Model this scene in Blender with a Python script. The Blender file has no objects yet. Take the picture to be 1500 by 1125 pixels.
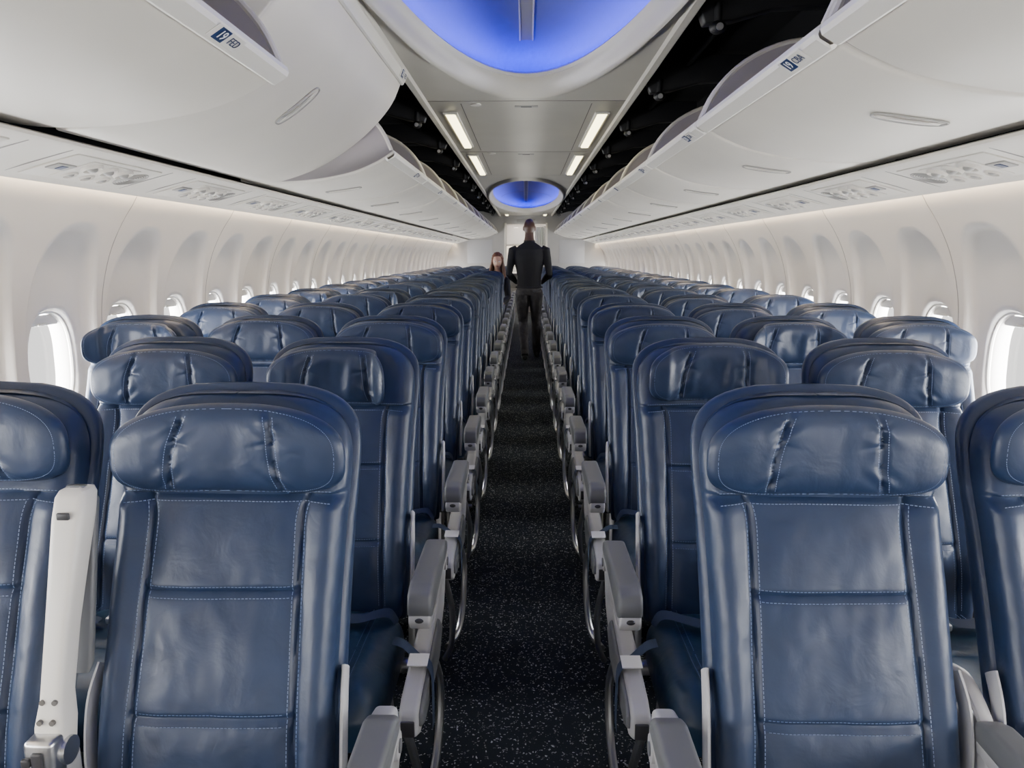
import bpy, bmesh, math, random
from mathutils import Vector, Matrix, noise
random.seed(7)
pi=math.pi
CAMZ=1.40

# ------------------------------------------------------------------ materials
def new_mat(name):
    m=bpy.data.materials.new(name); m.use_nodes=True
    nt=m.node_tree; b=nt.nodes['Principled BSDF']
    return m,nt,b
def plain(name,col,rough=.5,metal=0.,spec=.5,bump=None,var=0.,coat=0.):
    m,nt,b=new_mat(name)
    b.inputs['Base Color'].default_value=(*col,1); b.inputs['Roughness'].default_value=rough
    b.inputs['Metallic'].default_value=metal; b.inputs['Specular IOR Level'].default_value=spec
    b.inputs['Coat Weight'].default_value=coat
    tc=nt.nodes.new('ShaderNodeTexCoord')
    if var>0:
        n=nt.nodes.new('ShaderNodeTexNoise'); n.inputs['Scale'].default_value=3.; n.inputs['Detail'].default_value=2
        r=nt.nodes.new('ShaderNodeValToRGB')
        r.color_ramp.elements[0].position=.3; r.color_ramp.elements[1].position=.7
        r.color_ramp.elements[0].color=(*[c*(1-var) for c in col],1)
        r.color_ramp.elements[1].color=(*[min(1,c*(1+var)) for c in col],1)
        nt.links.new(tc.outputs['Object'],n.inputs['Vector']); nt.links.new(n.outputs['Fac'],r.inputs[0])
        nt.links.new(r.outputs[0],b.inputs['Base Color'])
    if bump:
        n=nt.nodes.new('ShaderNodeTexNoise'); n.inputs['Scale'].default_value=bump[0]; n.inputs['Detail'].default_value=2
        bp=nt.nodes.new('ShaderNodeBump'); bp.inputs['Strength'].default_value=bump[1]; bp.inputs['Distance'].default_value=bump[2]
        nt.links.new(tc.outputs['Object'],n.inputs['Vector']); nt.links.new(n.outputs['Fac'],bp.inputs['Height'])
        nt.links.new(bp.outputs[0],b.inputs['Normal'])
    return m
def emit(name,col,s):
    m,nt,b=new_mat(name)
    b.inputs['Base Color'].default_value=(*col,1)
    b.inputs['Emission Color'].default_value=(*col,1); b.inputs['Emission Strength'].default_value=s
    return m
def leather(name,col,rough):
    m,nt,b=new_mat(name)
    tc=nt.nodes.new('ShaderNodeTexCoord'); oi=nt.nodes.new('ShaderNodeObjectInfo')
    add=nt.nodes.new('ShaderNodeVectorMath'); add.operation='ADD'
    nt.links.new(tc.outputs['Object'],add.inputs[0]); nt.links.new(oi.outputs['Location'],add.inputs[1])
    n1=nt.nodes.new('ShaderNodeTexNoise'); n1.inputs['Scale'].default_value=16; n1.inputs['Detail'].default_value=4; n1.inputs['Distortion'].default_value=.5
    nt.links.new(add.outputs[0],n1.inputs['Vector'])
    b1=nt.nodes.new('ShaderNodeBump'); b1.inputs['Strength'].default_value=.4; b1.inputs['Distance'].default_value=.006
    nt.links.new(n1.outputs['Fac'],b1.inputs['Height']); nt.links.new(b1.outputs[0],b.inputs['Normal'])
    r=nt.nodes.new('ShaderNodeValToRGB')
    r.color_ramp.elements[0].position=.3; r.color_ramp.elements[1].position=.75
    r.color_ramp.elements[0].color=(*[c*.9 for c in col],1); r.color_ramp.elements[1].color=(*[c*1.12 for c in col],1)
    nt.links.new(n1.outputs['Fac'],r.inputs[0]); nt.links.new(r.outputs[0],b.inputs['Base Color'])
    b.inputs['Roughness'].default_value=rough; b.inputs['Specular IOR Level'].default_value=.5
    return m
M={}
M['leather']=leather('navy_leather',(.0165,.033,.080),.39)
M['leather_cushion']=leather('navy_leather_cushion',(.009,.033,.072),.39)
M['stitch']=plain('stitch_thread',(.15,.20,.33),.7)
M['wall_pl']=plain('sidewall_plastic',(.77,.735,.69),.45,var=.02)
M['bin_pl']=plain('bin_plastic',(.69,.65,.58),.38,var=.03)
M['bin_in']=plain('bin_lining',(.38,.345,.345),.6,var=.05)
M['rim']=plain('bin_rim',(.76,.73,.67),.35)
M['ceil']=plain('ceiling_plastic',(.50,.475,.415),.42,var=.03)
M['dome']=plain('dome_plastic_glow_tint',(.17,.19,.52),.55,spec=.3)  # white dome tinted blue: part of the LED glow sits in the base colour
M['black']=plain('bay_black',(.003,.003,.004),.9,spec=.2)
M['bayhw']=plain('bay_hardware',(.010,.010,.012),.5,spec=.4)
M['dgrey']=plain('dark_plastic',(.03,.03,.034),.45)
M['seam']=plain('seam_line',(.13,.12,.11),.8)
M['seam2']=plain('panel_joint',(.34,.33,.31),.8)
M['grey']=plain('armrest_grey',(.135,.14,.148),.42,bump=(300,.1,.0004))
M['lgrey']=plain('light_grey_plastic',(.44,.44,.45),.38)
M['psu']=plain('psu_plastic',(.68,.645,.58),.42,var=.02)
M['psu2']=plain('psu_fixture_grey',(.33,.32,.30),.4)
M['metal']=plain('brushed_metal',(.62,.62,.63),.3,metal=1.)
M['navybadge']=plain('badge_navy',(.01,.03,.10),.4)
M['badgetxt']=plain('badge_text',(.85,.85,.85),.5)
M['tag']=plain('belt_tag',(.75,.75,.75),.6)
M['belt']=plain('belt_webbing',(.03,.05,.10),.8)
M['bulk']=plain('bulkhead_laminate',(.40,.39,.38),.5,var=.04)
M['cove']=emit('cove_light',(1.,.81,.58),38.)
M['tube']=emit('ceiling_lamp_diffuser',(1.,.88,.48),7.)
M['blue']=emit('blue_led',(.0,.002,1.),24.)
M['galley_lamp']=emit('galley_lamp',(1.,.90,.78),80.)
M['skin']=plain('skin_dark',(.075,.038,.025),.45,var=.08)
M['skin2']=plain('skin_light',(.45,.27,.20),.5,var=.05)
M['sweater']=plain('black_sweater',(.006,.006,.009),.85,bump=(150,.5,.003))
M['pants']=plain('charcoal_trousers',(.040,.036,.038),.8,bump=(12,.8,.04))
M['shoes']=plain('black_shoes',(.006,.006,.006),.3)
M['hair']=plain('auburn_hair',(.12,.040,.018),.45,bump=(60,.6,.01),var=.3)
M['eye']=plain('eye_white',(.8,.8,.78),.2)
M['iris']=plain('iris',(.03,.02,.01),.2)
M['lip']=plain('lips',(.25,.08,.07),.4)
# carpet
m,nt,b=new_mat('speckled_carpet'); M['carpet']=m
tc=nt.nodes.new('ShaderNodeTexCoord')
nd=nt.nodes.new('ShaderNodeTexNoise'); nd.inputs['Scale'].default_value=60; nd.inputs['Detail'].default_value=2
mixv=nt.nodes.new('ShaderNodeMixRGB'); mixv.blend_type='LINEAR_LIGHT'; mixv.inputs[0].default_value=.012
nt.links.new(tc.outputs['Object'],mixv.inputs[1]); nt.links.new(nd.outputs['Color'],mixv.inputs[2]); nt.links.new(tc.outputs['Object'],nd.inputs['Vector'])
vo=nt.nodes.new('ShaderNodeTexVoronoi'); vo.inputs['Scale'].default_value=120
nt.links.new(mixv.outputs[0],vo.inputs['Vector'])
lt=nt.nodes.new('ShaderNodeMath'); lt.operation='LESS_THAN'; lt.inputs[1].default_value=.34
nt.links.new(vo.outputs['Distance'],lt.inputs[0])
sx=nt.nodes.new('ShaderNodeSeparateColor'); nt.links.new(vo.outputs['Color'],sx.inputs[0])
gt=nt.nodes.new('ShaderNodeMath'); gt.operation='GREATER_THAN'; gt.inputs[1].default_value=.50
nt.links.new(sx.outputs[0],gt.inputs[0])
mu=nt.nodes.new('ShaderNodeMath'); mu.operation='MULTIPLY'; nt.links.new(lt.outputs[0],mu.inputs[0]); nt.links.new(gt.outputs[0],mu.inputs[1])
mu2=nt.nodes.new('ShaderNodeMath'); mu2.operation='MULTIPLY'; nt.links.new(mu.outputs[0],mu2.inputs[0]); nt.links.new(sx.outputs[1],mu2.inputs[1])
mc=nt.nodes.new('ShaderNodeMixRGB'); mc.inputs[1].default_value=(.014,.0175,.022,1); mc.inputs[2].default_value=(.44,.46,.46,1)
nt.links.new(mu2.outputs[0],mc.inputs[0]); nt.links.new(mc.outputs[0],b.inputs['Base Color'])
b.inputs['Roughness'].default_value=.95; b.inputs['Specular IOR Level'].default_value=.12
nb=nt.nodes.new('ShaderNodeTexNoise'); nb.inputs['Scale'].default_value=450
bp=nt.nodes.new('ShaderNodeBump'); bp.inputs['Strength'].default_value=.7; bp.inputs['Distance'].default_value=.004
nt.links.new(tc.outputs['Object'],nb.inputs['Vector']); nt.links.new(nb.outputs['Fac'],bp.inputs['Height']); nt.links.new(bp.outputs[0],b.inputs['Normal'])
# glass pane
m=bpy.data.materials.new('window_acrylic'); m.use_nodes=True; nt=m.node_tree; nt.nodes.clear()
o=nt.nodes.new('ShaderNodeOutputMaterial'); mx=nt.nodes.new('ShaderNodeMixShader'); t=nt.nodes.new('ShaderNodeBsdfTransparent'); g=nt.nodes.new('ShaderNodeBsdfGlossy')
g.inputs['Roughness'].default_value=.05; mx.inputs[0].default_value=.06
nt.links.new(t.outputs[0],mx.inputs[1]); nt.links.new(g.outputs[0],mx.inputs[2]); nt.links.new(mx.outputs[0],o.inputs[0]); M['glass']=m

# ------------------------------------------------------------------ mesh builder
class MB:
    def __init__(s): s.v=[]; s.f=[]; s.m=[]; s.mats=[]
    def mi(s,k):
        if k not in s.mats: s.mats.append(k)
        return s.mats.index(k)
    def add(s,vs,fs,k,mat=None):
        o=len(s.v); i=s.mi(k)
        if mat is not None: vs=[mat@Vector(p) for p in vs]
        s.v+= [tuple(p) for p in vs]
        for f in fs: s.f.append([a+o for a in f]); s.m.append(i)
    def grid(s,rows,k,cu=False,cv=False):
        nv=len(rows); nu=len(rows[0]); vs=[p for r in rows for p in r]; fs=[]
        for j in range(nv if cv else nv-1):
            j2=(j+1)%nv
            for i in range(nu if cu else nu-1):
                i2=(i+1)%nu
                fs.append([j*nu+i,j*nu+i2,j2*nu+i2,j2*nu+i])
        s.add(vs,fs,k)
    def bm(s,bm,k,mat=None):
        bm.verts.index_update()
        s.add([v.co.copy() for v in bm.verts],[[v.index for v in f.verts] for f in bm.faces],k,mat); bm.free()
    def prism(s,poly,x0,x1,bev,k,axis='x',seg=3,mat=None):
        bm=bmesh.new()
        def P(a,b_,x):
            return (x,a,b_) if axis=='x' else ((a,x,b_) if axis=='y' else (a,b_,x))
        A=[bm.verts.new(P(a,b_,x0)) for a,b_ in poly]; B=[bm.verts.new(P(a,b_,x1)) for a,b_ in poly]
        n=len(poly); bm.faces.new(A); bm.faces.new(B[::-1])
        for i in range(n): bm.faces.new([A[i],B[i],B[(i+1)%n],A[(i+1)%n]])
        bmesh.ops.recalc_face_normals(bm,faces=bm.faces)
        if bev>0: bmesh.ops.bevel(bm,geom=list(bm.edges),offset=bev,segments=seg,affect='EDGES',profile=.5,clamp_overlap=True)
        s.bm(bm,k,mat)
    def box(s,c,d,bev,k,mat=None):
        x,y,z=c; a,b_,h=[q/2 for q in d]
        s.prism([(y-b_,z-h),(y+b_,z-h),(y+b_,z+h),(y-b_,z+h)],x-a,x+a,bev,k,mat=mat)
    def sweep(s,pts,rad,k,n=12,side=None,caps=True,closed=False):
        pts=[Vector(p) for p in pts]; N=len(pts); rows=[]
        if not hasattr(rad,'__len__'): rad=[rad]*N
        prevA=None
        for i,p in enumerate(pts):
            a=pts[(i-1)%N] if (closed or i>0) else p; c=pts[(i+1)%N] if (closed or i<N-1) else p
            T=(c-a).normalized()
            if side is not None: A=Vector(side)
            elif prevA is not None: A=prevA
            else: A=Vector((1,0,0)) if abs(T.x)<.9 else Vector((0,0,1))
            A=(A-T*A.dot(T)).normalized(); prevA=A; B=T.cross(A)
            r=rad[i]; ra,rb=(r if hasattr(r,'__len__') else (r,r))
            rows.append([p+A*ra*math.cos(2*pi*j/n)+B*rb*math.sin(2*pi*j/n) for j in range(n)])
        o=len(s.v); s.grid(rows,k,cu=True,cv=closed)
        if caps and not closed:
            i=s.mi(k); s.f.append([o+j for j in range(n)][::-1]); s.m.append(i)
            s.f.append([o+(N-1)*n+j for j in range(n)]); s.m.append(i)
    def ell(s,c,r,k,nu=24,nv=14,fn=None):
        rows=[]
        for j in range(nv+1):
            ph=-pi/2+pi*j/nv; row=[]
            for i in range(nu):
                th=2*pi*i/nu; d=Vector((math.cos(ph)*math.cos(th),math.cos(ph)*math.sin(th),math.sin(ph)))
                p=Vector((d.x*r[0],d.y*r[1],d.z*r[2]))
                if fn: p=fn(d,p)
                row.append(Vector(c)+p)
            rows.append(row)
        s.grid(rows,k,cu=True)
    def mesh(s,name,sharp=38,flipx=1):
        me=bpy.data.meshes.new(name)
        me.from_pydata([(a*flipx,b_,c) for a,b_,c in s.v],[],s.f)
        for k in s.mats: me.materials.append(M[k])
        me.polygons.foreach_set('material_index',s.m)
        me.polygons.foreach_set('use_smooth',[True]*len(s.f))
        me.validate(); me.update()
        bm=bmesh.new(); bm.from_mesh(me); bmesh.ops.remove_doubles(bm,verts=bm.verts,dist=1e-6)
        bmesh.ops.recalc_face_normals(bm,faces=bm.faces); bm.to_mesh(me); bm.free()
        me.set_sharp_from_angle(angle=math.radians(sharp))
        return me
def obj(name,data,parent=None,loc=(0,0,0),rot=(0,0,0)):
    o=bpy.data.objects.new(name,data); bpy.context.scene.collection.objects.link(o)
    o.location=loc; o.rotation_euler=rot
    if parent: o.parent=parent
    return o
def catmull(P,n):
    out=[]; Q=[P[0]]+list(P)+[P[-1]]
    for i in range(1,len(Q)-2):
        for j in range(n):
            t=j/n; a,b_,c,d=[Vector(q) for q in Q[i-1:i+3]]
            out.append(.5*((2*b_)+(c-a)*t+(2*a-5*b_+4*c-d)*t*t+(3*b_-a-3*c+d)*t**3))
    out.append(Vector(P[-1])); return out
def interp(tab,z):
    if z<=tab[0][0]: return tab[0][1]
    for i in range(len(tab)-1):
        if z<=tab[i+1][0]:
            t=(z-tab[i][0])/(tab[i+1][0]-tab[i][0])
            return tab[i][1]+(tab[i+1][1]-tab[i][1])*t
    return tab[-1][1]
def gs(d,w): return math.exp(-(d/w)**2)

# ------------------------------------------------------------------ SEATS
YF=[(p.x,p.y) for p in catmull([Vector((a,b_,0)) for a,b_ in [(.40,-.215),(.50,-.205),(.60,-.185),(.70,-.15),(.80,-.112),(.90,-.072),(1.0,-.03),(1.1,.005),(1.2,.03)]],5)]
WB=[(.40,.186),(.55,.198),(.80,.200),(.92,.203),(1.02,.208),(1.3,.208)]
ZTOP=1.150
SEAMH=(.823,.628); YOKE=.978
def halfw(z,top=ZTOP,extra=0.):
    w=interp(WB,z)+extra
    zc=top-.12
    if z>zc:
        s=min(1,(z-zc)/.12); w*=max(0,(1-s**2.7))**(1/2.9)
    return max(w,.002)
def xs(z): return .130+.008*((.96-z)/.4)+.016*max(0,(z-.91)/.065)**3*0.6
def front(x,z):
    y=interp(YF,z); ax=abs(x); b_=0.
    X=xs(z)
    if z<YOKE:
        if ax<X: 
            e=(1-(ax/X)**5)
            b_+=.007*e
            for a,c in ((SEAMH[0],YOKE),(SEAMH[1],SEAMH[0]),(.42,SEAMH[1])):
                if a<z<c: b_+=.006*e*max(0,math.sin(pi*(z-a)/(c-a)))**.5
        else:
            b_+=.018*math.sin(min(1,(ax-X)/.070)*pi*.62)*min(1,(YOKE-z)/.03+.25)
        k=1 if z>.5 else max(0,(z-.42)/.08)
        b_-=.006*gs(ax-X,.0050)*k
    else:
        b_+=.007
    zz=YOKE-.10*ax*ax
    b_-=.005*gs(z-zz,.005)
    for h in SEAMH:
        if ax<X+.004: b_-=.0055*gs(z-h,.0048)
    b_+=.0034*noise.noise(Vector((x*11,z*11,3.3)))+.0012*noise.noise(Vector((x*40,z*26,7)))
    return y-b_
def build_back(mb):
    nz=160; rows=[]
    for j in range(nz+1):
        v=j/nz
        z=.42+(ZTOP-.42)*(1-(1-v)**1.18)
        w=halfw(z); r=min(.04,w*.6); row=[]
        tz=max(0.,(z-(ZTOP-.035))/.035); sh=.022*(1-math.sqrt(max(0,1-tz*tz)))
        n=110
        for i in range(n+1):
            a=-1+2*i/n
            a=math.copysign(abs(a)**.92,a)
            x=a*w; e=abs(x)-(w-r); ed=0
            if e>0: ed=r*(1-math.sqrt(max(0,1-(e/r)**2)))
            row.append((x,front(x*.985,z)+ed+sh,z))
        th=.080-.040*max(0,(z-.9)/.25)
        yb=interp(YF,z)+th-sh
        for i in range(13):
            a=1-2*i/12; x=a*w; e=abs(x)-(w-r*.5)
            row.append((x,yb-(.02*(e/(r*.5))**2 if e>0 else 0),z))
        rows.append(row)
    mb.grid(rows,'leather',cu=True)
    rows=[]; top=ZTOP+.012
    for j in range(61):
        v=j/60; z=.40+(top-.40)*(1-(1-v)**1.25); w=halfw(z,top,.011); y0=interp(YF,z)+.036
        tz=max(0.,(z-(top-.03))/.03); sh=.018*(1-math.sqrt(max(0,1-tz*tz)))
        row=[]; T=.068-.030*max(0,(z-.8)/.3)
        for i in range(48):
            t=2*pi*i/48; c,s_=math.cos(t),math.sin(t)
            row.append((w*math.copysign(abs(c)**.4,c), y0+T*.5+(T*.5-sh)*math.copysign(abs(s_)**.55,s_),z))
        rows.append(row)
    mb.grid(rows,'leather',cu=True)
    def stitch(path):
        pts=[Vector((x,front(x,z)-.0018,z)) for x,z in path]
        for a,b_ in zip(pts[:-1],pts[1:]):
            d=(b_-a); l=d.length
            if l<1e-6: continue
            n=max(1,round(l/.0065)); 
            for q in range(n):
                p=a+d*(q/n); e=a+d*((q+.68)/n)
                s_=Vector((d.z,0,-d.x)).normalized()*.0007
                mb.add([p-s_,p+s_,e+s_,e-s_],[[0,1,2,3]],'stitch')
    zs=[.46+.0065*i for i in range(79)]
    for sg in (-1,1):
        for off in (-.0085,.0085):
            stitch([(sg*(xs(z)+off),z) for z in zs if z<YOKE-.008])
    for h in SEAMH:
        for off in (-.009,.009):
            stitch([(-.122+.244*i/38,h+off) for i in range(39)])
    for off in (-.009,.009):
        stitch([(x,YOKE-.10*x*x+off) for x in [-.185+.37*i/58 for i in range(59)]])
def build_headrest(mb,fold,dz=0.,sq=1.):
    a0,b0,n=.209*sq,.080,3.1
    cz=1.060+dz; cy=-.026
    def seamx(z,sg):
        t=(.083-z)/.166
        return sg*(.070+.036*t+.006*math.sin(t*5+sg))*sq
    def fin(x,z,y):
        if fold:
            for sg,ang in ((-1,fold[0]),(1,fold[1])):
                e=sg*x-.085
                if e>0 and ang>0:
                    k=min(1,e/.05)
                    th=ang*k
                    nx=.085+e*math.cos(th*.8)
                    y=y*math.cos(th*.6)-e*math.sin(th)*.9
                    x=sg*nx
        yy=cy+y-.35*x*x*(0 if fold else 1)
        return (x,yy,cz+z-.40*x*x)
    def outl(th):
        c,s_=math.cos(th),math.sin(th)
        x=a0*math.copysign(abs(c)**(2/n),c); z=b0*math.copysign(abs(s_)**(2/n),s_)
        return x,z
    def depth(x,z,r):
        d=.036*max(0,(1-r**4.2))**(1/2.2)
        for sg in (-1,1):
            dd=x-seamx(z,sg)
            d-=.0078*gs(dd,.0052)*(1-r**6)
            for q,(zz,sl,am) in enumerate(((.050,.9,.0036),(.020,.5,.0024),(-.052,-1.0,.0032))):
                u=dd*sg; L=(z-zz)-sl*u*.55
                if u*(-1 if q%2 else 1)>-.004: d-=am*gs(L,.0050)*gs(u,.028)*(1-r**4)
            d+=.0028*math.sin((z*1.2+dd*.9*sg)*110+sg)*gs(dd,.026)*gs(abs(z)-.05,.030)*(1-r**4)
        d+=(.0030 if not fold else .012)*noise.noise(Vector((x*13+5*(1 if fold else 0),z*8,1.7)))*(1-r**5)
        d+=(.0010 if not fold else .004)*noise.noise(Vector((x*38,z*12,4.1)))*(1-r**5)
        return d
    NR,NA=46,170
    for sgn in (1,-1):
        rows=[]
        for j in range(NR+1):
            r=math.sin(pi/2*j/NR) if j<NR else 1.
            row=[]
            for i in range(NA):
                X,Z=outl(2*pi*i/NA); x,z=X*r,Z*r
                if sgn==1: y=-depth(x,z,r)
                else: y=.026*max(0,(1-r**4))**(1/2)
                row.append(fin(x,z,y))
            rows.append(row)
        mb.grid(rows,'leather',cu=True)
    for sg in (-1,1):
        for off in (-.008,.008):
            P=[]
            for i in range(30):
                z=.064-.130*i/29; x=seamx(z,sg)+off
                r=(abs(x/a0)**n+abs(z/b0)**n)**(1/n)
                P.append(Vector(fin(x,z,-depth(x,z,r)-.0012)))
            for p,q in zip(P[:-1],P[1:]):
                e=p+(q-p)*.65; s_=Vector((.0007,0,0)); mb.add([p-s_,p+s_,e+s_,e-s_],[[0,1,2,3]],'stitch')
    P=[]
    for i in range(170):
        X,Z=outl(2*pi*i/170); r=.925; x,z=X*r,Z*r
        P.append(Vector(fin(x,z,-depth(x,z,r)-.0008)))
    for i in range(170):
        p=P[i]; q=P[(i+1)%170]; e=p+(q-p)*.6; d=(q-p).normalized(); s_=Vector((d.z,0,-d.x))*.0005
        mb.add([p-s_,p+s_,e+s_,e-s_],[[0,1,2,3]],'stitch')
def build_cushion(mb):
    a0,b0,n=.212,.235,5.5; NR,NA=30,96
    def fz(x,y,r):
        t=(y+.235)/.47
        z=.452+.016*(1-t)
        z+= .010*(1-(x/.216)**2)
        z-= .007*gs(abs(x)-.13,.006)+.006*gs(t-.45,.012)*(abs(x)<.135)
        z-= .05*max(0,(.16-t)/.16)**2
        z+=.004*noise.noise(Vector((x*12,y*12,9)))
        return z
    rows=[]
    for j in range(NR+1):
        r=math.sin(pi/2*j/NR); row=[]
        for i in range(NA):
            th=2*pi*i/NA; c,s_=math.cos(th),math.sin(th)
            x=a0*r*math.copysign(abs(c)**(2/n),c); y=b0*r*math.copysign(abs(s_)**(2/n),s_)
            z=fz(x,y,r); low=.40
            z=low+(z-low)*max(0,1-r**7)**.5
            row.append((x,-.43+y,z))
        rows.append(row)
    mb.grid(rows,'leather_cushion',cu=True)
    last=rows[-1]; rows2=[last,[(x*1.0,y,.36) for x,y,z in last],[(x*.97,-.43+(y+.43)*.97,.335) for x,y,z in last],[(0*x,-.43,.335) for x,y,z in last]]
    mb.grid(rows2,'leather_cushion',cu=True)
    for sg in (-1,1):
        for off in (-.007,.007):
            for i in range(60):
                y=-.2+.4*i/60; x=sg*.13+off
                z=fz(x,y,0)+.0012
                mb.add([(x-.0008,-.43+y,z),(x+.0008,-.43+y,z),(x+.0008,-.4259+y,z),(x-.0008,-.4259+y,z)],[[0,1,2,3]],'stitch')
    mb.prism([(-.65,.335),(-.22,.335),(-.20,.31),(-.60,.30)],-.20,.20,.01,'dgrey')
    for sg in (-1,1):
        P=[(sg*.19,-.26,.43),(sg*.17,-.29,.478),(sg*.11,-.34,.487),(sg*.05,-.36+.02*sg,.489)]
        P=catmull(P,5); rows=[[p+Vector((0,-.022,0)),p+Vector((0,.022,.003))] for p in P]; mb.grid(rows,'belt')
    mb.box((0,-.35,.492),(.07,.05,.018),.005,'metal')
def build_side_frame(mb):
    for sg in (-1,1):
        P=catmull([(sg*.214,-.17,.44),(sg*.218,-.17,.55),(sg*.218,-.150,.64),(sg*.214,-.115,.69)],5)
        mb.sweep(P,[(.006,.018)]*len(P),'lgrey',n=10,side=(1,0,0))
seat_meshes={}
def seat_body(kind):
    if kind in seat_meshes: return seat_meshes[kind]
    if 'plain' in seat_meshes: A=seat_meshes['plain'][0]
    else:
        mb=MB(); build_back(mb); build_side_frame(mb)
        A=mb.mesh('seat_back',50)
    mb=MB()
    if kind=='plain': build_headrest(mb,None)
    elif kind=='high': build_headrest(mb,None,.018)
    elif kind=='wingA': build_headrest(mb,(.35,1.25),.0,.95)
    elif kind=='wingB': build_headrest(mb,(.95,.7),.0)
    elif kind=='wingC': build_headrest(mb,(.55,.55),.006,.96)
    B=mb.mesh('headrest_'+kind,60)
    seat_meshes[kind]=(A,B)
    return seat_meshes[kind]
seat_body('plain')
mb=MB(); build_cushion(mb); ME_CUSH=mb.mesh('seat_cushion',60)

def pad(mb,x,w,k1='grey',k2='lgrey'):
    mb.prism([(-.16,.600),(-.165,.632),(-.20,.645),(-.49,.652),(-.522,.640),(-.532,.612),(-.528,.588),(-.50,.575),(-.30,.592)],x-w/2,x+w/2,.009,k1,seg=4)
    mb.prism([(-.14,.585),(-.15,.606),(-.30,.598),(-.50,.582),(-.528,.594),(-.531,.575),(-.515,.553),(-.48,.548),(-.28,.568)],x-w/2+.003,x+w/2-.003,.006,k2)
    mb.ell((x,-.531,.581),(.010,.004,.006),'dgrey',12,8)
def arm_aisle_mesh(s):
    mb=MB(); x=.288
    pad(mb,x,.056)
    mb.prism([(-.09,.60),(-.15,.618),(-.22,.595),(-.26,.525),(-.31,.485),(-.62,.452),(-.662,.436),(-.668,.385),(-.62,.360),(-.28,.352),(-.13,.42),(-.07,.51)],x-.030,x+.012,.010,'lgrey',seg=4)
    mb.prism([(-.30,.47),(-.60,.440),(-.645,.425),(-.645,.395),(-.60,.375),(-.32,.37),(-.24,.42)],x+.008,x+.020,.006,'grey')
    mb.box((x-.009,-.669,.405),(.030,.006,.035),.002,'dgrey')
    mb.sweep([(x-.034,-.155,.565),(x+.024,-.155,.565)],.024,'lgrey',n=20)
    mb.sweep([(x+.022,-.155,.565),(x+.027,-.155,.565)],.012,'grey',n=16)
    P=catmull([(x-.005,-.30,.37),(x+.012,-.27,.28),(x+.012,-.30,.15),(x+.0,-.38,.06),(x-.03,-.48,.05)],6)
    mb.sweep(P,.011,'metal',n=10)
    P=catmull([(x-.02,-.62,.37),(x+.0,-.60,.25),(x-.005,-.58,.12),(x-.03,-.56,.05)],6)
    mb.sweep(P,.010,'metal',n=10)
    P=catmull([(x-.085,-.40,.462),(x-.050,-.45,.480),(x-.010,-.50,.476),(x+.022,-.51,.455),(x+.026,-.51,.38),(x+.024,-.50,.30)],4)
    mb.grid([[p+Vector((0,-.02,0)),p+Vector((0,.02,0))] for p in P],'belt')
    mb.prism([(-.545,.4775),(-.500,.4825),(-.500,.4845),(-.545,.4795)],x-.028,x+.018,0,'tag')
    return mb.mesh('armrest_aisle',35,s)
def arm_mid_mesh():
    mb=MB(); pad(mb,0,.046)
    mb.prism([(-.06,.60),(-.12,.618),(-.20,.595),(-.21,.52),(-.19,.42),(-.12,.38),(-.06,.46)],-.016,.016,.008,'lgrey')
    P=catmull([(0,-.05,.66),(.0,-.10,.665),(0,-.17,.62),(0,-.21,.54),(0,-.215,.46)],5)
    mb.sweep(P,[(.013,.010)]*len(P),'lgrey',n=10,side=(1,0,0))
    return mb.mesh('armrest_middle',35)
def arm_raised_mesh():
    mb=MB()
    L=[(.60,-.215,.024,.024),(.66,-.205,.025,.026),(.70,-.195,.019,.024),(.80,-.165,.020,.024),(.90,-.13,.024,.026),(.97,-.105,.027,.028),(1.003,-.093,.026,.027),(1.012,-.09,.022,.022),(1.016,-.088,.010,.010)]
    rows=[]
    for z,y,a,b_ in L:
        rows.append([(a*math.copysign(abs(math.cos(t))**.45,math.cos(t)),y+b_*math.copysign(abs(math.sin(t))**.45,math.sin(t)),z) for t in [2*pi*i/40 for i in range(40)]])
    mb.grid(rows,'rim',cu=True)
    mb.prism([(-.14,.70),(-.12,.72),(-.06,.99),(-.075,1.0)],-.022,.022,.006,'grey')
    mb.box((0,-.1345,.978),(.020,.006,.012),.002,'dgrey')
    mb.box((0,-.090,1.0165),(.030,.012,.003),.001,'grey')
    for z,y in ((.70,-.216),(.672,-.227)):
        for x in (-.010,.010): mb.sweep([(x,y,z),(x,y-.005,z)],.0045,'seam',n=12)
    mb.box((0,-.240,.60),(.048,.035,.11),.008,'metal')
    mb.box((0,-.259,.60),(.018,.008,.08),.003,'dgrey')
    mb.box((-.016,-.262,.625),(.014,.008,.014),.003,'dgrey'); mb.box((.017,-.262,.575),(.012,.008,.020),.003,'dgrey')
    mb.sweep([(-.030,-.22,.62),(.030,-.22,.62)],.022,'metal',n=20)
    mb.box((0,-.20,.52),(.035,.05,.16),.008,'lgrey')
    return mb.mesh('armrest_raised',35)
ME_AA={1:arm_aisle_mesh(1),-1:arm_aisle_mesh(-1)}
ME_AM=arm_mid_mesh(); ME_AR=arm_raised_mesh()
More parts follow.
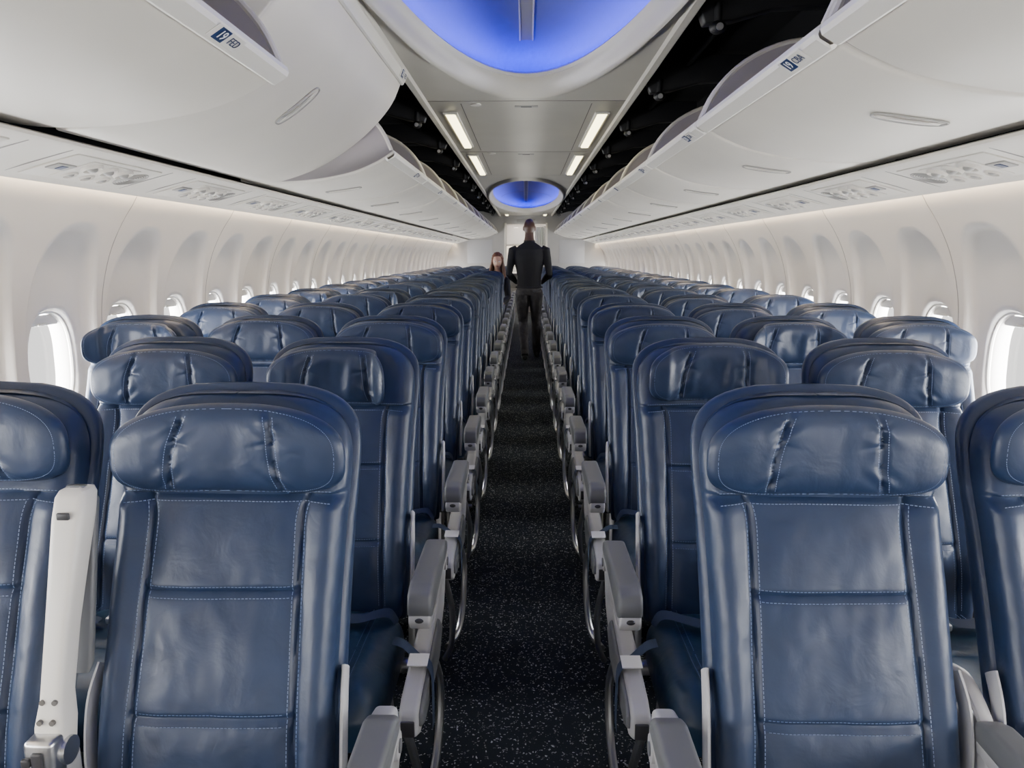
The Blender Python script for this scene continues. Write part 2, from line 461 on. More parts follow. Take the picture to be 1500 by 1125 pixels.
def legs_mesh():
    mb=MB()
    mb.sweep([(-.24,-.28,.325),(.24,-.28,.325)],.02,'metal',n=14)
    mb.sweep([(-.24,-.52,.325),(.24,-.52,.325)],.02,'metal',n=14)
    for sg in (-1,1):
        x=sg*.15
        mb.prism([(-.56,.33),(-.50,.33),(-.46,.20),(-.30,.10),(-.16,.03),(-.14,.0),(-.22,.0),(-.36,.06),(-.50,.03),(-.56,.0),(-.62,.0),(-.58,.08)],x-.012,x+.012,.004,'metal')
        mb.prism([(-.30,.33),(-.25,.33),(-.15,.04),(-.19,.04)],x-.010,x+.010,.003,'metal')
    mb.sweep([(-.24,-.60,.06),(.24,-.60,.06)],.010,'metal',n=10)
    mb.box((0,-.20,.14),(.26,.10,.10),.01,'dgrey')
    return mb.mesh('leg_frame',35)
ME_LEG=legs_mesh()
Y0=1.32; PITCH=.79; NROW=19
SX=[.527,1.018,1.50]
fixed={(0,-1,0):'plain',(0,-1,1):'high',(0,1,0):'plain',(0,1,1):'high',(1,-1,0):'wingA',(1,-1,1):'plain',(1,1,0):'wingC',(1,1,1):'plain',
       (2,-1,2):'wingB',(2,1,1):'wingB',(2,-1,1):'plain',(2,-1,0):'plain',(2,1,0):'plain',(2,1,2):'plain'}
for r in range(NROW):
    for s in (-1,1):
        for c in range(3):
            if r==1 and c==2: continue
            k=fixed.get((r,s,c)) or random.choice(['plain','plain','plain','high','high','wingC','wingB','wingA'] if r>3 else ['plain','high'])
            e=obj('passenger_seat',None,loc=(s*SX[c],Y0+PITCH*r,0)); e.empty_display_size=.1
            A,B=seat_body(k)
            obj('backrest',A,e); h=obj('headrest',B,e,loc=(0,0,random.uniform(-.004,.012) if r>0 else 0)); obj('cushion',ME_CUSH,e); obj('leg_frame',ME_LEG,e)
            if c==0: obj('armrest_aisle',ME_AA[-s],e)
            if r==0 and s==-1 and c==0: obj('armrest_raised',ME_AR,e,loc=(s*.226,-.03,0))
            else: obj('armrest_middle',ME_AM,e,loc=(s*.245,0,0))

# ------------------------------------------------------------------ SHELL
YA,YB=-3.112,16.70
mb=MB(); mb.box((0,(YA+18.6)/2,-.02),(3.3,18.6-YA,.04),0,'carpet'); floor=obj('floor',mb.mesh('floor'))
WP=[(-.04,1.50),(0,1.50),(.3,1.64),(.6,1.725),(.9,1.757),(1.1,1.755),(1.25,1.738),(1.4,1.695),(1.52,1.635),(1.60,1.58),(1.67,1.54)]
wp=[(p.x,p.y) for p in catmull([Vector((a,b_,0)) for a,b_ in WP],10)]
def wallx(z): return interp(wp,z)
UZ0,UZ1=0.,1.67; WC=.985; HU=.254
def cell():
    per=[]
    for i in range(16): per.append((-HU+2*HU*i/16,UZ0))
    for i in range(44): per.append((HU,UZ0+(UZ1-UZ0)*i/44))
    for i in range(16): per.append((HU-2*HU*i/16,UZ1))
    for i in range(44): per.append((-HU,UZ1-(UZ1-UZ0)*i/44))
    def sup(a,b1,b2,n,c,u,z):
        b_=b1 if z>c else b2
        d=(abs(u/a)**n+abs((z-c)/b_)**n)**(1/n)
        return u/d,c+(z-c)/d
    def se(a,b1,b2,n): return [sup(a,b1,b2,n,WC,u,z) for u,z in per]
    R=[(per,0.),(se(.222,.520,.33,2.7),0.),(se(.214,.512,.32,2.7),.012),(se(.203,.497,.308,2.7),.032),(se(.188,.46,.285,2.6),.042),(se(.162,.25,.235,2.5),.046),
       (se(.148,.212,.207,2.5),.049),(se(.138,.200,.195,2.5),.067),(se(.132,.192,.188,2.5),.080),(se(.130,.190,.186,2.5),.13)]
    sub=[10,1,2,2,3,2,2,2,2]
    rows=[]
    for i,(A,da) in enumerate(R[:-1]):
        B,db=R[i+1]
        for j in range(sub[i]):
            t=j/sub[i]
            rows.append([(a[0]+(b_[0]-a[0])*t,a[1]+(b_[1]-a[1])*t,da+(db-da)*t) for a,b_ in zip(A,B)])
    rows.append([(a[0],a[1],R[-1][1]) for a in R[-1][0]])
    return rows
rows=cell()
NW=39; WY0=2.82-.508*11
outer_r=[(math.cos(2*pi*i/48),math.sin(2*pi*i/48)) for i in range(48)]
def sgnpow(c,n): return math.copysign(abs(c)**(2/n),c)
def win_mesh(s):
    mb=MB()
    X0=wallx(WC)
    P=[(X0+.064,.140*sgnpow(c,2.5),.200*sgnpow(z,2.5)) for c,z in outer_r]
    mb.sweep(P,[(.008,.008)]*48,'rim',n=8,closed=True)
    pane=[(X0+.115,.131*sgnpow(c,2.5),.189*sgnpow(z,2.5)) for c,z in outer_r]
    mb.add(pane,[list(range(48))],'glass')
    mb.box((X0+.082,0,.165),(.006,.19,.04),.002,'wall_pl'); mb.box((X0+.077,0,.150),(.010,.06,.008),.002,'rim')
    return mb.mesh('window_frame',40,s)
WM={-1:win_mesh(-1),1:win_mesh(1)}
wn=1
for s,nm in ((-1,'wall_left'),(1,'wall_right')):
    mb=MB()
    for k in range(NW):
        yy=WY0+.508*k
        mb.grid([[(s*(wallx(z)+d),yy+u,z) for u,z,d in r] for r in rows],'wall_pl',cu=True)
    w=obj(nm,mb.mesh(nm,70))
    mb=MB()
    for k in range(0,NW+1,2):
        yy=WY0-.254+.508*k
        P=[(s*(wallx(.3+1.36*i/40)-.0005),yy,.3+1.36*i/40) for i in range(41)]
        mb.sweep(P,[(.0025,.0012)]*41,'seam2',n=6,side=(0,1,0))
    mb.sweep([(s*(wallx(.30)-.003),YA,.30),(s*(wallx(.30)-.003),YB,.30)],.008,'rim',n=8)
    obj('panel_seams',mb.mesh('panel_seams'),w)
    for k in range(NW):
        yy=WY0+.508*k
        obj('window_%d'%wn,WM[s],loc=(0,yy,WC)); wn+=1
        if k<3: continue
        L=bpy.data.lights.new('daylight','AREA'); L.shape='RECTANGLE'; L.size=.56; L.size_y=.62; L.energy=52. ; L.color=(.96,.98,1.)
        o=obj('daylight_window',L,loc=(s*(wallx(WC)+.20),yy,WC+.02)); o.rotation_euler=(0,s*math.radians(90),0)

# PSU rails
def along(prof,y0,y1,s,k,mb,n=1):
    rows=[[(s*x,y0+(y1-y0)*i/n,z) for x,z in prof] for i in range(n+1)]
    mb.grid(rows,k)
psu_prof=[(1.32,1.712),(1.250,1.709),(1.238,1.703),(1.237,1.694),(1.250,1.688),(1.30,1.676),(1.40,1.650),(1.49,1.622),(1.507,1.620),(1.514,1.628),(1.514,1.685)]
def fixture_mesh(s):
    mb=MB(); 
    T=Matrix.Translation((1.368,0,1.6575))@Matrix.Rotation(math.radians(15.0),4,'Y')
    def disc(x,y,r,h,k):
        n=24; rws=[]
        for rr,hh in ((r,0.002),(r*.96,-h*.7),(r*.85,-h),(r*.80,-h),(r*.68,-h*.2),(0.0005,-h*.2)):
            rws.append([T@Vector((x+rr*math.cos(2*pi*i/n),y+rr*math.sin(2*pi*i/n),hh)) for i in range(n)])
        mb.grid(rws,k,cu=True)
    mb.box((0,0,-.001),(.19,.50,.006),.0025,'psu',mat=T)
    mb.box((0,0,-.0035),(.15,.28,.006),.0025,'psu',mat=T)
    for y in (-.09,0,.09):
        disc(-.035,y,.034,.016,'psu'); 
        mb.ell(T@Vector((-.035,y,-.010)),(.017,.017,.013),'psu2',14,8)
        disc(.038,y,.026,.013,'psu'); mb.ell(T@Vector((.038,y,-.006)),(.013,.013,.009),'psu2',12,8)
    for r in (.010,.018,.026,.034,.042,.050,.058):
        P=[T@Vector((0+r*math.cos(2*pi*i/28),.205+r*math.sin(2*pi*i/28),-.005)) for i in range(28)]
        mb.sweep(P,.0018,'psu2',n=6,closed=True)
    mb.box((0,-.19,-.005),(.045,.09,.006),.002,'psu2',mat=T)
    mb.box((0,-.19,-.0085),(.026,.030,.002),.0005,'navybadge',mat=T)
    mb.box((0,.30,.0),(.22,.004,.003),0,'seam2',mat=T); mb.box((0,-.30,.0),(.22,.004,.003),0,'seam2',mat=T)
    return mb.mesh('psu_fixture',35,s)
for s,sd in ((-1,'left'),(1,'right')):
    mb=MB(); along(psu_prof,YA,YB-.1,s,'psu',mb,2)
    p=obj('service_panel_rail',mb.mesh('psu_'+sd,35))
    fm=fixture_mesh(s)
    for r in range(-5,NROW): obj('psu_fixture',fm,p,loc=(0,Y0-.45+PITCH*r,0))
    mb=MB(); y=YA
    while y<YB-.1:
        y2=min(y+.5,YB-.1); mb.add([(s*1.516,y,1.650),(s*1.541,y,1.654),(s*1.541,y2,1.654),(s*1.516,y2,1.650)],[[0,1,2,3]],'cove'); y=y2
    obj('cove_light_strip',mb.mesh('cove_'+sd))

# bins
def c2(L,n): return [Vector((p.x,p.y)) for p in catmull([Vector((a,b_,0)) for a,b_ in L],n)]
PROF={False:(c2([(1.24,1.722),(1.150,1.728),(.954,1.795),(.763,1.915),(.62,2.06),(.553,2.205)],8),
             c2([(.56,2.222),(.63,2.245),(.78,2.262),(.97,2.235),(1.13,2.15),(1.24,2.02),(1.29,1.87),(1.26,1.74)],4)),
      True:(c2([(1.34,1.735),(1.22,1.722),(1.02,1.730),(.83,1.762),(.70,1.810),(.612,1.862)],8),
            c2([(.628,1.875),(.675,1.970),(.77,2.065),(.92,2.13),(1.09,2.13),(1.23,2.06),(1.34,1.93),(1.36,1.76)],4))}
def bin_mesh(L,s,op):
    mb=MB(); prof,cap=PROF[op]; n=len(prof)
    nor=[]
    for i in range(n):
        t=(prof[min(n-1,i+1)]-prof[max(0,i-1)]).normalized(); nor.append(Vector((-t.y,t.x)))
    c=Vector((1.0,2.1))
    if (prof[n//2]-c).dot(nor[n//2])<0: nor=[-q for q in nor]
    ys=[(0,-.012),(.002,-.006),(.006,-.002),(.014,0)]+[(L*j/6,0) for j in range(1,6)]+[(L-.014,0),(L-.006,-.002),(L-.002,-.006),(L,-.012)]
    mb.grid([[(s*(p.x+q.x*o),y,p.y+q.y*o) for p,q in zip(prof,nor)] for y,o in ys],'bin_pl')
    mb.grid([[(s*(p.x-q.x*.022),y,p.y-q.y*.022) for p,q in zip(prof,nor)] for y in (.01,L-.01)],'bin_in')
    poly=[p-q*.012 for p,q in zip(prof,nor)]+cap
    for y0,y1 in ((.0,.014),(L-.014,L)):
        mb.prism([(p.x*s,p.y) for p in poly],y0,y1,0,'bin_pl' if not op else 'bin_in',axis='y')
        P=[Vector((s*p.x,(y0+y1)/2,p.y)) for p in poly[n:]]
        mb.sweep(P,.010,'bin_pl',n=8)
    lp=prof[-1]; t=(prof[-1]-prof[-2]).normalized(); q=nor[-1]
    c0=lp-t*.018+q*.002
    def fr(a,b_,y): p=c0+t*a+q*b_; return (s*p.x,y,p.y)
    sec=[(-.034,-.012),(-.034,.006),(-.028,.012),(.010,.013),(.020,.006),(.024,-.006),(.018,-.020),(.0,-.024)]
    mb.grid([[fr(a*k,b_*k,y) for a,b_ in sec] for y,k in ((0,.7),(.006,1),(L-.006,1),(L,.7))],'rim',cu=True)
    AL=[0.]
    for i in range(1,n): AL.append(AL[-1]+(prof[i]-prof[i-1]).length)
    def at(a,o):
        for i in range(n-1):
            if a<=AL[i+1]:
                t_=(a-AL[i])/(AL[i+1]-AL[i]); p=prof[i].lerp(prof[i+1],t_)+nor[i].lerp(nor[i+1],t_).normalized()*o; return p
        return prof[-1]+nor[-1]*o
    tx=.78 if not op else .97
    ac=min(range(n),key=lambda i:abs(prof[i].x-tx)); ac=AL[ac]
    yc=L*.42 if s<0 else L*.28
    def ring(A,B,o,sh=0.):
        out=[]
        for i in range(36):
            a=A*sgnpow(math.cos(2*pi*i/36),3); b_=B*sgnpow(math.sin(2*pi*i/36),3)+sh
            pp=at(ac+a,o); out.append(Vector((s*pp.x,yc+b_,pp.y)))
        return out
    R=ring(.095,.034,.003); mb.sweep(R,.0030,'seam2',n=6,closed=True)
    mb.grid([R,ring(.088,.028,.001),ring(.001,.001,.001)],'rim',cu=True)
    mb.grid([ring(.085,.010,.002,.008),ring(.080,.007,.006,.008),ring(.001,.001,.007,.008)],'psu',cu=True)
    mb.grid([ring(.055,.004,.0075,-.008),ring(.001,.001,.0078,-.008)],'psu2',cu=True)
    me=mb.mesh('bin_body',32)
    return me,(prof,nor,t,q,c0)
def add_bin(s,y0,L,op,num=None):
    key=(s,round(L,3),op)
    if key not in add_bin.c: add_bin.c[key]=bin_mesh(L-.02,s,op)
    me,(prof,nor,t,q,c0)=add_bin.c[key]
    b_=obj('overhead_bin',me,loc=(0,y0+.01,0))
    p=c0+q*.0145; N=Vector((s*q.x,0,q.y)).normalized(); X=Vector((0,-s,0)); Yv=N.cross(X)
    base=Matrix((( X.x,Yv.x,N.x,0),(X.y,Yv.y,N.y,0),(X.z,Yv.z,N.z,0),(0,0,0,1)))
    yl=(L-.40 if op else L-.10) if s<0 else .16
    T=Matrix.Translation((s*p.x,yl,p.y))@base
    mb=MB(); mb.box((0,0,0),(.14,.038,.002),.0008,'rim',mat=T)
    mb.box((-.03*1,0,.0015),(.046,.034,.002),.0008,'navybadge',mat=T)
    obj('row_label_plate',mb.mesh('row_label'),b_)
    if num:
        for txt,dx,k,sz in ((str(num),-.03,'badgetxt',.032),('FED' if s<0 else 'CBA',.030,'navybadge',.028)):
            cu=bpy.data.curves.new('label_text','FONT'); cu.body=txt; cu.size=sz; cu.align_x='CENTER'; cu.align_y='CENTER'; cu.extrude=.0003
            cu.materials.append(M[k]); o=obj('label_text',cu,b_); o.matrix_local=T@Matrix.Translation((dx,0,.003))
    return b_
add_bin.c={}
yb=2.03-1.56
add_bin(-1,yb-1.56*2,1.56,True); add_bin(-1,yb-1.56,1.56,True); add_bin(-1,yb,1.56,True,19)
add_bin(-1,2.03,1.57,False,20)
LL=(YB-.1-3.60)/11
left_b=[2.03,3.60]
for i in range(11): add_bin(-1,3.60+LL*i,LL,True,21+i if i<3 else None); left_b.append(3.60+LL*(i+1))
RL=(YB-.1-1.68)/13
add_bin(1,1.68-RL,RL,True,18); add_bin(1,1.68-RL*2,RL,True); add_bin(1,1.68-RL*3,RL,True); add_bin(1,1.68-RL*4+.04,RL-.04,True)
right_b=[1.68]
for i in range(13): add_bin(1,1.68+RL*i,RL,True,19+i if i<3 else None); right_b.append(1.68+RL*(i+1))

# ceiling
ZC=2.215
ceil=MB()
def ell_section(y0,y1,cy,a,b):
    per=[]; W=.575
    ny=80
    for i in range(20): per.append((-W+2*W*i/20,y0))
    for i in range(ny): per.append((W,y0+(y1-y0)*i/ny))
    for i in range(20): per.append((W-2*W*i/20,y1))
    for i in range(ny): per.append((-W,y1-(y1-y0)*i/ny))
    def el(ea,eb):
        out=[]
        for x,y in per:
            u=x/W; v=(y-cy)/((y1-y0)/2)
            th=math.atan2(v,u); out.append((eb*math.cos(th),cy+ea*math.sin(th)))
        return out
    rows=[[(x,y,ZC) for x,y in per]]
    A=el(a+.32,W-.003)
    for t in (.33,.66): rows.append([(p[0]+(q[0]-p[0])*t,p[1]+(q[1]-p[1])*t,ZC) for p,q in zip(per,A)])
    rows.append([(x,y,ZC) for x,y in A])
    K=12
    for j in range(1,K+1):
        t=j/K
        e=el(a+.32*(1-t),b+(W-.003-b)*(1-t)); z=ZC+.050*t**2.6-.034*math.sin(pi*min(1,t*1.35))
        rows.append([(x,y,z) for x,y in e])
    ceil.grid(rows,'ceil',cu=True)
    zi=ZC+.05
    L1=[(x,y,zi) for x,y in el(a,b)]; L2=[(x,y,zi+.010) for x,y in el(a+.012,b+.010)]; L3=[(x,y,zi-.012) for x,y in el(a+.02,b+.014)]; L4=[(x,y,zi-.012) for x,y in el(a+.12,b+.075)]
    L5=[(x,y,zi+.03) for x,y in el(a+.13,b+.078)]
    ceil.grid([L1,L2,L3,L4,L5],'ceil',cu=True)
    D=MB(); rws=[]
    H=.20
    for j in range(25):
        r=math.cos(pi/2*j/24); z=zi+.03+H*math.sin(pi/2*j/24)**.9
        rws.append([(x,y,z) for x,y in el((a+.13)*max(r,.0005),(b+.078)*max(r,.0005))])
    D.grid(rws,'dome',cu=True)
    def dz(x,y):
        q=min(1,math.sqrt((x/(b+.078))**2+((y-cy)/(a+.13))**2)); return zi+.03+H*math.sin(math.acos(q))**.9
    # flat white spine panel between two ribs along the crown of the dome
    ya=[cy+(a-.12)*(-1+2*i/60) for i in range(61)]
    D.grid([[(x,y,dz(x,y)-.005) for x in (-.026,0,.026)] for y in ya],'seam2')
    for x in (-.03,.03):
        P=[(x,y,dz(x,y)-.006) for y in ya]
        D.sweep(P,[(.004,.004)]*61,'rim',n=6,side=(1,0,0))
    for yy in (cy-a*.6,cy,cy+a*.55):
        P=[(x,yy,dz(x,yy)-.001) for x in [-.5+i/30 for i in range(31)] if (x/(b+.078))**2+((yy-cy)/(a+.13))**2<.97]
        if len(P)>3: D.sweep(P,.002,'seam2',n=5)
    d=obj('ceiling_dome',D.mesh('dome'))
    E=MB(); e1=[(x,y,zi-.009) for x,y in el(a+.035,b+.022)]; e2=[(x,y,zi-.009) for x,y in el(a+.075,b+.05)]
    E.grid([e1,e2],'blue',cu=True); obj('blue_led_strip',E.mesh('led'),d)
ell_section(-1.0,4.25,1.62,2.24,.505)
ell_section(8.15,15.25,11.7,3.05,.48)
for y0,y1 in ((YA,-1.0),(4.25,6.30),(6.30,8.15),(15.25,YB-.1)):
    rows_=[]
    for yy,o in ((y0,.006),(y0+.004,0),(y1-.004,0),(y1,.006)):
        rows_.append([(x,yy,ZC+o+(.02 if abs(x)>.57 else 0)) for x in (-.578,-.575,-.54,-.3,0,.3,.54,.575,.578)])
    ceil.grid(rows_,'ceil')
    for x in (-.36,.36): ceil.box((x,(y0+y1)/2,ZC-.001),(.004,(y1-y0)*.92,.002),0,'seam')
    ceil.box((0,y0+.01,ZC),(1.12,.006,.003),0,'seam')
    ceil.box((0,y0+.16,ZC-.002),(.13,.045,.004),.001,'psu2'); ceil.box((0,y0+.16,ZC-.004),(.06,.02,.003),.001,'dgrey')
    ceil.sweep([(-.28,y0+.10,ZC),(-.28,y0+.10,ZC-.006)],.03,'rim',n=18)
for s in (-1,1):
    along([(.535,ZC-.001),(.545,ZC-.014),(.572,ZC-.016),(.585,ZC+.0),(.588,ZC+.04)],YA,YB-.1,s,'ceil',ceil,2)
ceil.box((0,(YA+YB)/2,2.62),(1.3,YB-YA,.02),0,'black')
for s in (-1,1): ceil.add([(s*.62,YA,2.61),(s*.62,YB,2.61),(s*.61,YB,2.28),(s*.61,YA,2.28)],[[0,1,2,3]],'black')
cl=obj('ceiling',ceil.mesh('ceiling',40))
for s,sd,bl in ((-1,'left',left_b),(1,'right',right_b)):
    mb=MB(); along([(.575,2.235),(.60,2.30),(.80,2.38),(1.15,2.40),(1.42,2.25),(1.56,2.0),(1.60,1.72),(1.54,1.685),(1.32,1.713),(1.262,1.711)],YA,YB-.1,s,'black',mb,2)
    obj('bin_bay_lining',mb.mesh('bay_'+sd,30),cl)
    mb=MB()
    for yy in bl[:-1]:
        mb.prism([(s*.60,2.24),(s*.66,2.31),(s*.9,2.37),(s*1.1,2.37),(s*1.1,2.25),(s*.86,2.24),(s*.72,2.20),(s*.62,2.19)],yy-.03,yy+.03,.006,'bayhw',axis='y')
        mb.ell((s*.66,yy-.05,2.17),(.03,.03,.022),'bayhw',16,10)
        mb.sweep([(s*.66,yy-.05,2.19),(s*.66,yy-.05,2.25)],.014,'bayhw',n=12)
        mb.sweep([(s*.66,yy-.085,2.165),(s*.66,yy-.065,2.168)],.012,'metal',n=12)
    mb.sweep([(s*.80,YA,2.33),(s*.80,YB-.15,2.33)],.018,'black',n=10)
    obj('bin_latch_hardware',mb.mesh('latches'),cl)
for y0,y1,xx in ((4.60,5.95,.445),(6.50,7.95,.445),(-2.9,-1.3,.445),(15.9,16.3,.40)):
    for s in (-1,1):
        mb=MB(); yc=(y0+y1)/2
        mb.box((0,0,.0),(.088,y1-y0+.05,.012),.004,'rim'); 
        n=4
        for i in range(n):
            a=-(y1-y0)/2+(y1-y0)*i/n; b_=a+(y1-y0)/n
            mb.prism([(-.03,-.005),(-.024,-.014),(.024,-.014),(.03,-.005)],a,b_,0,'tube',axis='y')
        obj('ceiling_lamp',mb.mesh('ceiling_lamp',30),loc=(s*xx,yc,ZC-.006))

# ------------------------------------------------------------------ rear bulkhead, galley
mb=MB()
YW=YB-.1
for s in (-1,1):
    mb.prism([(s*.45,0),(s*1.50,0),(s*1.70,.5),(s*1.757,.95),(s*1.70,1.4),(s*1.55,1.69),(s*1.2,2.35),(s*.45,2.35)],YW,YW+.06,0,'bulk',axis='y')
    mb.prism([(s*.43,0),(s*.47,0),(s*.47,2.06),(s*.43,2.06)],YW-.015,YW+.075,.004,'rim',axis='y')
    mb.box((s*1.0,YW-.004,1.45),(.55,.004,.5),.001,'lgrey')
mb.prism([(-.46,2.04),(.46,2.04),(.46,2.35),(-.46,2.35)],YW,YW+.06,0,'bulk',axis='y')
mb.box((0,YW-.012,2.10),(.40,.012,.07),.003,'psu2')
obj('wall_rear',mb.mesh('wall_rear',30))
G=obj('rear_galley',None)
mb=MB(); yg=18.3; ys_=YW+.08
mb.box((0,yg+.1,1.1),(3.2,.1,2.2),0,'bulk')
for s in (-1,1): mb.box((s*1.0,(ys_+yg)/2,1.1),(.04,yg-ys_,2.2),0,'bulk')
mb.box((0,(ys_+yg)/2,2.20),(2.2,yg-ys_,.03),0,'ceil')
for i in range(4):
    for j in range(4):
        mb.box((-.72+.48*i,yg+.03,.35+.5*j),(.45,.04,.46),.012,'lgrey' if (i+j)%3 else 'rim'); mb.box((-.72+.48*i,yg+.005,.52+.5*j),(.10,.015,.02),.004,'metal')
mb.box((0,yg-.25,.95),(1.9,.5,.04),.01,'metal')
obj('galley_cabinets',mb.mesh('galley_cabinets',30),G)
mb=MB(); mb.box((0,17.4,2.17),(.9,.25,.02),.004,'galley_lamp'); obj('galley_lamp',mb.mesh('galley_lamp'),G)
mb=MB(); rows_=[]
for j in range(2):
    rows_.append([(.20+.22*i/40,YW+.12+.02*math.sin(i*.9),.1+1.88*j) for i in range(41)])
mb.grid(rows_,'tag'); obj('galley_curtain',mb.mesh('galley_curtain',60),G)

# ------------------------------------------------------------------ PEOPLE
def head_fn(fy):
    def f(d,p):
        if d.z<0:
            k=1-.34*(-d.z)**1.1; p.x*=k; p.y*=(1-.18*(-d.z))
            p.y+=fy*.012*(-d.z)
        f_=d.y*fy
        if f_>.5: p.y-=fy*.008*(f_-.5)
        p.y+=fy*.026*gs(d.x,.16)*gs(d.z+.18,.17)*(1 if f_>0 else 0)
        p.y+=fy*.006*gs(d.z-.20,.12)*(1 if f_>0 else 0)
        p.y+=fy*.007*gs(d.x,.3)*gs(d.z+.52,.08)*(1 if f_>0 else 0)
        for sg in (-1,1): p.y-=fy*.006*gs(d.x-sg*.38,.16)*gs(d.z-.03,.12)*(1 if f_>0 else 0)
        return p
    return f
def hand(mb,w,dirn,palm_side,up):
    w=Vector(w); d=Vector(dirn).normalized(); u=Vector(up).normalized(); sd=d.cross(u).normalized()*palm_side
    mb.sweep([w,w+d*.03,w+d*.06,w+d*.09],[(.026,.018),(.034,.016),(.040,.015),(.038,.012)],'skin',n=14,side=sd)
    for i,(o,l) in enumerate(((-.029,.068),(-.010,.078),(.010,.073),(.028,.058))):
        b0=w+d*.082+sd*o; c=u*-1
        P=[b0,b0+d*l*.4+c*.006,b0+d*l*.72+c*.02,b0+d*l*.88+c*.04]
        mb.sweep(P,[.0092,.0088,.008,.0065],'skin',n=8)
    b0=w+d*.028-sd*.028
    mb.sweep([b0,b0+d*.025-sd*.022-u*.008,b0+d*.05-sd*.03-u*.018],[.012,.0105,.008],'skin',n=8)
def person(name,J,fy,region,mats,hs=1.):
    mb=MB()
    Hc=Vector(J['head'])
    mb.sweep(J['torso'][0],J['torso'][1],'skin',n=28,side=(1,0,0))
    mb.ell(Hc,(.076*hs,.098*hs,.120*hs),'skin',36,28,head_fn(fy))
    for s in (-1,1):
        mb.ell(Hc+Vector((s*.077*hs,-fy*.008,-.008)),(.011,.020,.032),'skin',14,10)
        k='L' if s<0 else 'R'
        sh,el,wr,hd,up=J['arm'+k]
        sh,el,wr=Vector(sh),Vector(el),Vector(wr)
        P=[sh+Vector((-s*.05,0,.015)),sh,sh.lerp(el,.35),sh.lerp(el,.75),el,el.lerp(wr,.3),el.lerp(wr,.75),wr,wr+(wr-el).normalized()*.01]
        mb.sweep(P,[.058,.064,.056,.047,.045,.046,.035,.029,.026],'skin',n=16)
        hand(mb,wr,hd,s,up)
        hp,kn,an,toe=[Vector(q) for q in J['leg'+k]]
        P=[hp+(hp-kn).normalized()*.05,hp,hp.lerp(kn,.3),hp.lerp(kn,.7),kn,kn.lerp(an,.3),kn.lerp(an,.7),an,an+(an-kn).normalized()*.03]
        mb.sweep(P,[(.085,.10),(.095,.11),(.088,.098),(.072,.078),(.062,.066),(.063,.068),(.055,.058),(.052,.055),(.05,.054)],'skin',n=18,side=(1,0,0))
        f=(toe-an); f.z=0; f.normalize(); h=an+Vector((0,0,-an.z+.045))
        P=[h-f*.055,h-f*.03,h+f*.04,h+f*.12,h+f*.17,h+f*.19]
        mb.sweep(P,[(.028,.03),(.037,.042),(.042,.04),(.046,.03),(.038,.022),(.018,.012)],'skin',n=14,side=(1,0,0))
        mb.sweep([h,h+Vector((0,0,.09))],[.04,.042],'skin',n=12)
    me=bpy.data.meshes.new(name+'_raw'); me.from_pydata(mb.v,[],mb.f); me.update()
    bm=bmesh.new(); bm.from_mesh(me); bmesh.ops.recalc_face_normals(bm,faces=bm.faces); bm.to_mesh(me); bm.free()
    t=obj('tmp',me); r=t.modifiers.new('r','REMESH'); r.mode='VOXEL'; r.voxel_size=.0075; r.use_smooth_shade=True
    sm=t.modifiers.new('s','SMOOTH'); sm.factor=.5; sm.iterations=3
    dg=bpy.context.evaluated_depsgraph_get(); dg.update()
    body=bpy.data.meshes.new_from_object(t.evaluated_get(dg)); bpy.data.objects.remove(t)
    body.name=name+'_body'; body.materials.clear()
    for k in mats: body.materials.append(M[k])
    for p in body.polygons: p.material_index=region(p.center); p.use_smooth=True
    root=obj(name,body)
    f=MB()
    for s in (-1,1):
        f.ell(Hc+Vector((s*.031*hs,fy*.083*hs,.006)),(.014,.010,.009),'eye',14,10)
        f.ell(Hc+Vector((s*.031*hs,fy*.0915*hs,.006)),(.006,.003,.006),'iris',10,8)
    f.sweep([Hc+Vector((x,fy*(.092-abs(x)*.35),-.062)) for x in (-.024,-.012,0,.012,.024)],[(.003),(.006),(.0075),(.006),(.003)],'lip',n=8)
    obj('face_details',f.mesh(name+'_face'),root)
    return root
mx_,my=.045,10.05
def mp_(x,y,z): return (mx_+x,my+y,z)
T=[(0,0,.86),(0,0,.93),(0,-.005,1.02),(0,-.005,1.12),(0,0,1.25),(0,.0,1.38),(0,-.005,1.46),(0,-.005,1.51),(0,.0,1.55),(0,.012,1.62),(0,.018,1.68)]
R=[(.13,.11),(.165,.13),(.158,.12),(.160,.12),(.185,.130),(.205,.130),(.195,.110),(.135,.085),(.072,.07),(.060,.064),(.056,.062)]
J={'torso':([mp_(*p) for p in T],R),'head':mp_(0,.028,1.735),
 'armL':(mp_(-.215,0,1.445),mp_(-.268,-.05,1.14),mp_(-.17,.18,1.02),(.5,.8,-.1),(0,.2,1)),
 'armR':(mp_(.215,0,1.445),mp_(.268,-.05,1.14),mp_(.17,.18,1.02),(-.5,.8,-.1),(0,.2,1)),
 'legL':(mp_(-.09,0,.88),mp_(-.080,.04,.49),mp_(-.055,-.16,.10),mp_(-.065,.15,.03)),
 'legR':(mp_(.09,0,.88),mp_(.095,.10,.49),mp_(.105,.20,.10),mp_(.12,.42,.03))}
def reg(c):
    x,y,z=c.x-mx_,c.y-my,c.z
    if z>1.565: return 0
    if y>.175 and abs(x)<.18 and z<1.2 and z>.9: return 0
    if z<.10: return 3
    if z<.965 and abs(x)<.23 : return 2
    return 1
man=person('standing_man',J,1,reg,['skin','sweater','pants','shoes'])
f=MB()
f.sweep([mp_(.062*1.12*math.cos(2*pi*i/28),.008+.066*1.08*math.sin(2*pi*i/28),1.566) for i in range(28)],.008,'sweater',n=8,closed=True)
f.sweep([mp_(.171*math.cos(2*pi*i/36),-.003+.133*math.sin(2*pi*i/36),.965) for i in range(36)],.011,'sweater',n=8,closed=True)
obj('collar_and_hem',f.mesh('collar'),man)

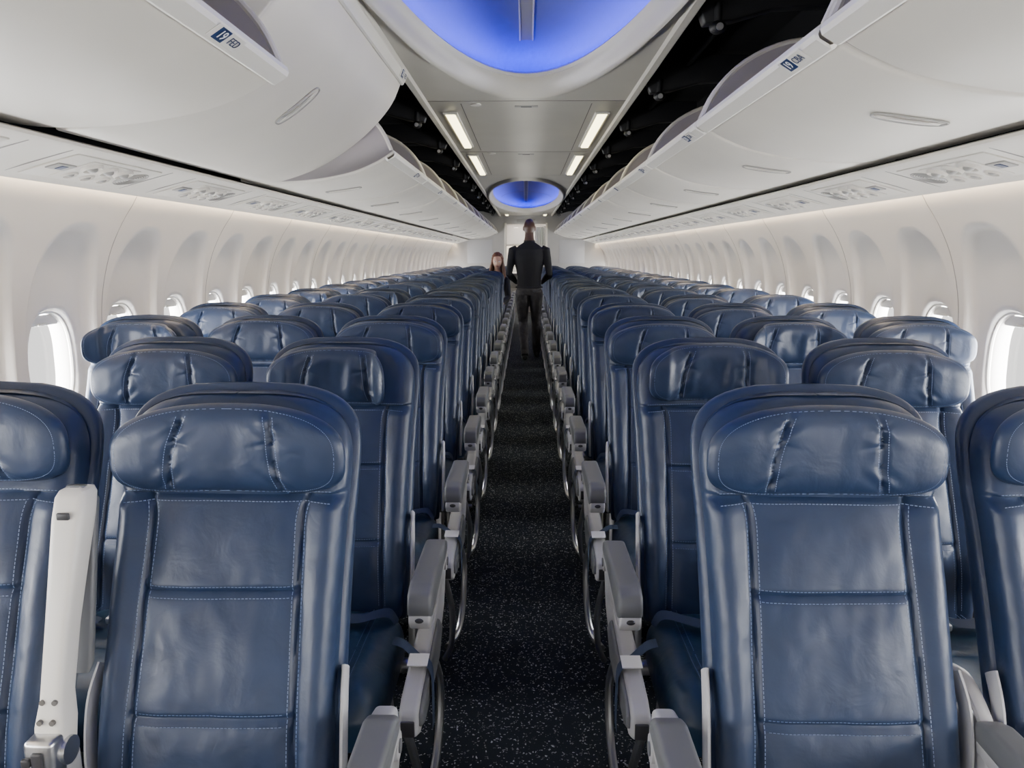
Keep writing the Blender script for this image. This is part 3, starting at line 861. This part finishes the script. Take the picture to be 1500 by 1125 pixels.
wx,wy=-.42,11.26
def wp_(x,y,z): return (wx+x,wy+y,z)
T=[(-.10,.02,.50),(-.10,.02,.56),(-.09,.02,.68),(-.07,.02,.80),(-.05,.02,.93),(-.03,.015,1.02),(-.02,.01,1.07),(-.01,.0,1.11),(0,-.005,1.16),(0,-.01,1.20)]
R=[(.15,.12),(.17,.13),(.14,.11),(.125,.10),(.155,.115),(.165,.10),(.125,.08),(.065,.06),(.050,.052),(.048,.05)]
J={'torso':([wp_(*p) for p in T],R),'head':wp_(.0,-.02,1.285),
 'armL':(wp_(-.21,.02,1.01),wp_(-.25,-.04,.74),wp_(-.17,-.25,.64),(.2,-1,-.1),(0,0,1)),
 'armR':(wp_(.13,.02,1.01),wp_(.16,-.05,.76),wp_(.06,-.26,.66),(-.2,-1,-.1),(0,0,1)),
 'legL':(wp_(-.19,0.0,.55),wp_(-.19,-.42,.53),wp_(-.18,-.46,.12),wp_(-.18,-.6,.03)),
 'legR':(wp_(-.02,0.0,.55),wp_(-.02,-.42,.53),wp_(-.02,-.44,.12),wp_(-.02,-.6,.03))}
def reg2(c):
    x,y,z=c.x-wx,c.y-wy,c.z
    if z>1.11: return 0
    if y<-.24 and .58<z<.72: return 0
    if z<.10: return 3
    if z<.60: return 2
    return 1
wom=person('seated_woman',J,-1,reg2,['skin2','sweater','pants','shoes'],.95)
hb=MB(); Hc=Vector(wp_(0,-.02,1.285))
def hairf(d,p):
    if d.y<-.25 and d.z<.45: p.y*=.62; 
    p+=d*.006*math.sin(d.x*30+d.z*18); return p
hb.ell(Hc+Vector((0,.018,.022)),(.090,.108,.122),'hair',36,24,hairf)
for i in range(22):
    a=pi*(-.14+1.28*i/21); bx=.080*math.cos(a); by=.012+.085*math.sin(a)
    ph=i*1.7
    P=[Hc+Vector((bx*.9,by*.9,.06)),Hc+Vector((bx*1.05,by*1.05,-.02)),Hc+Vector((bx*1.2+.008*math.sin(ph),by*1.1,-.10)),Hc+Vector((bx*1.3+.012*math.sin(ph+1),by*1.05,-.18)),Hc+Vector((bx*1.25+.012*math.sin(ph+2),by*1.0,-.25))]
    P=catmull(P,4); hb.sweep(P,[.012+.007*math.sin(pi*q/(len(P)-1)) for q in range(len(P))],'hair',n=8)
obj('long_hair',hb.mesh('long_hair',60),wom)

# ------------------------------------------------------------------ world, camera
w=bpy.data.worlds.new('World'); bpy.context.scene.world=w; w.use_nodes=True
bg=w.node_tree.nodes['Background']; bg.inputs[0].default_value=(1.,.985,.96,1); bg.inputs[1].default_value=1.6
cam=bpy.data.cameras.new('Camera'); cam.sensor_width=36; cam.lens=1100/1500*36; cam.clip_start=.02
c=obj('Camera',cam,loc=(0,0,CAMZ)); c.rotation_euler=(math.radians(90-9.83),0,math.radians(1.04))
bpy.context.scene.camera=c
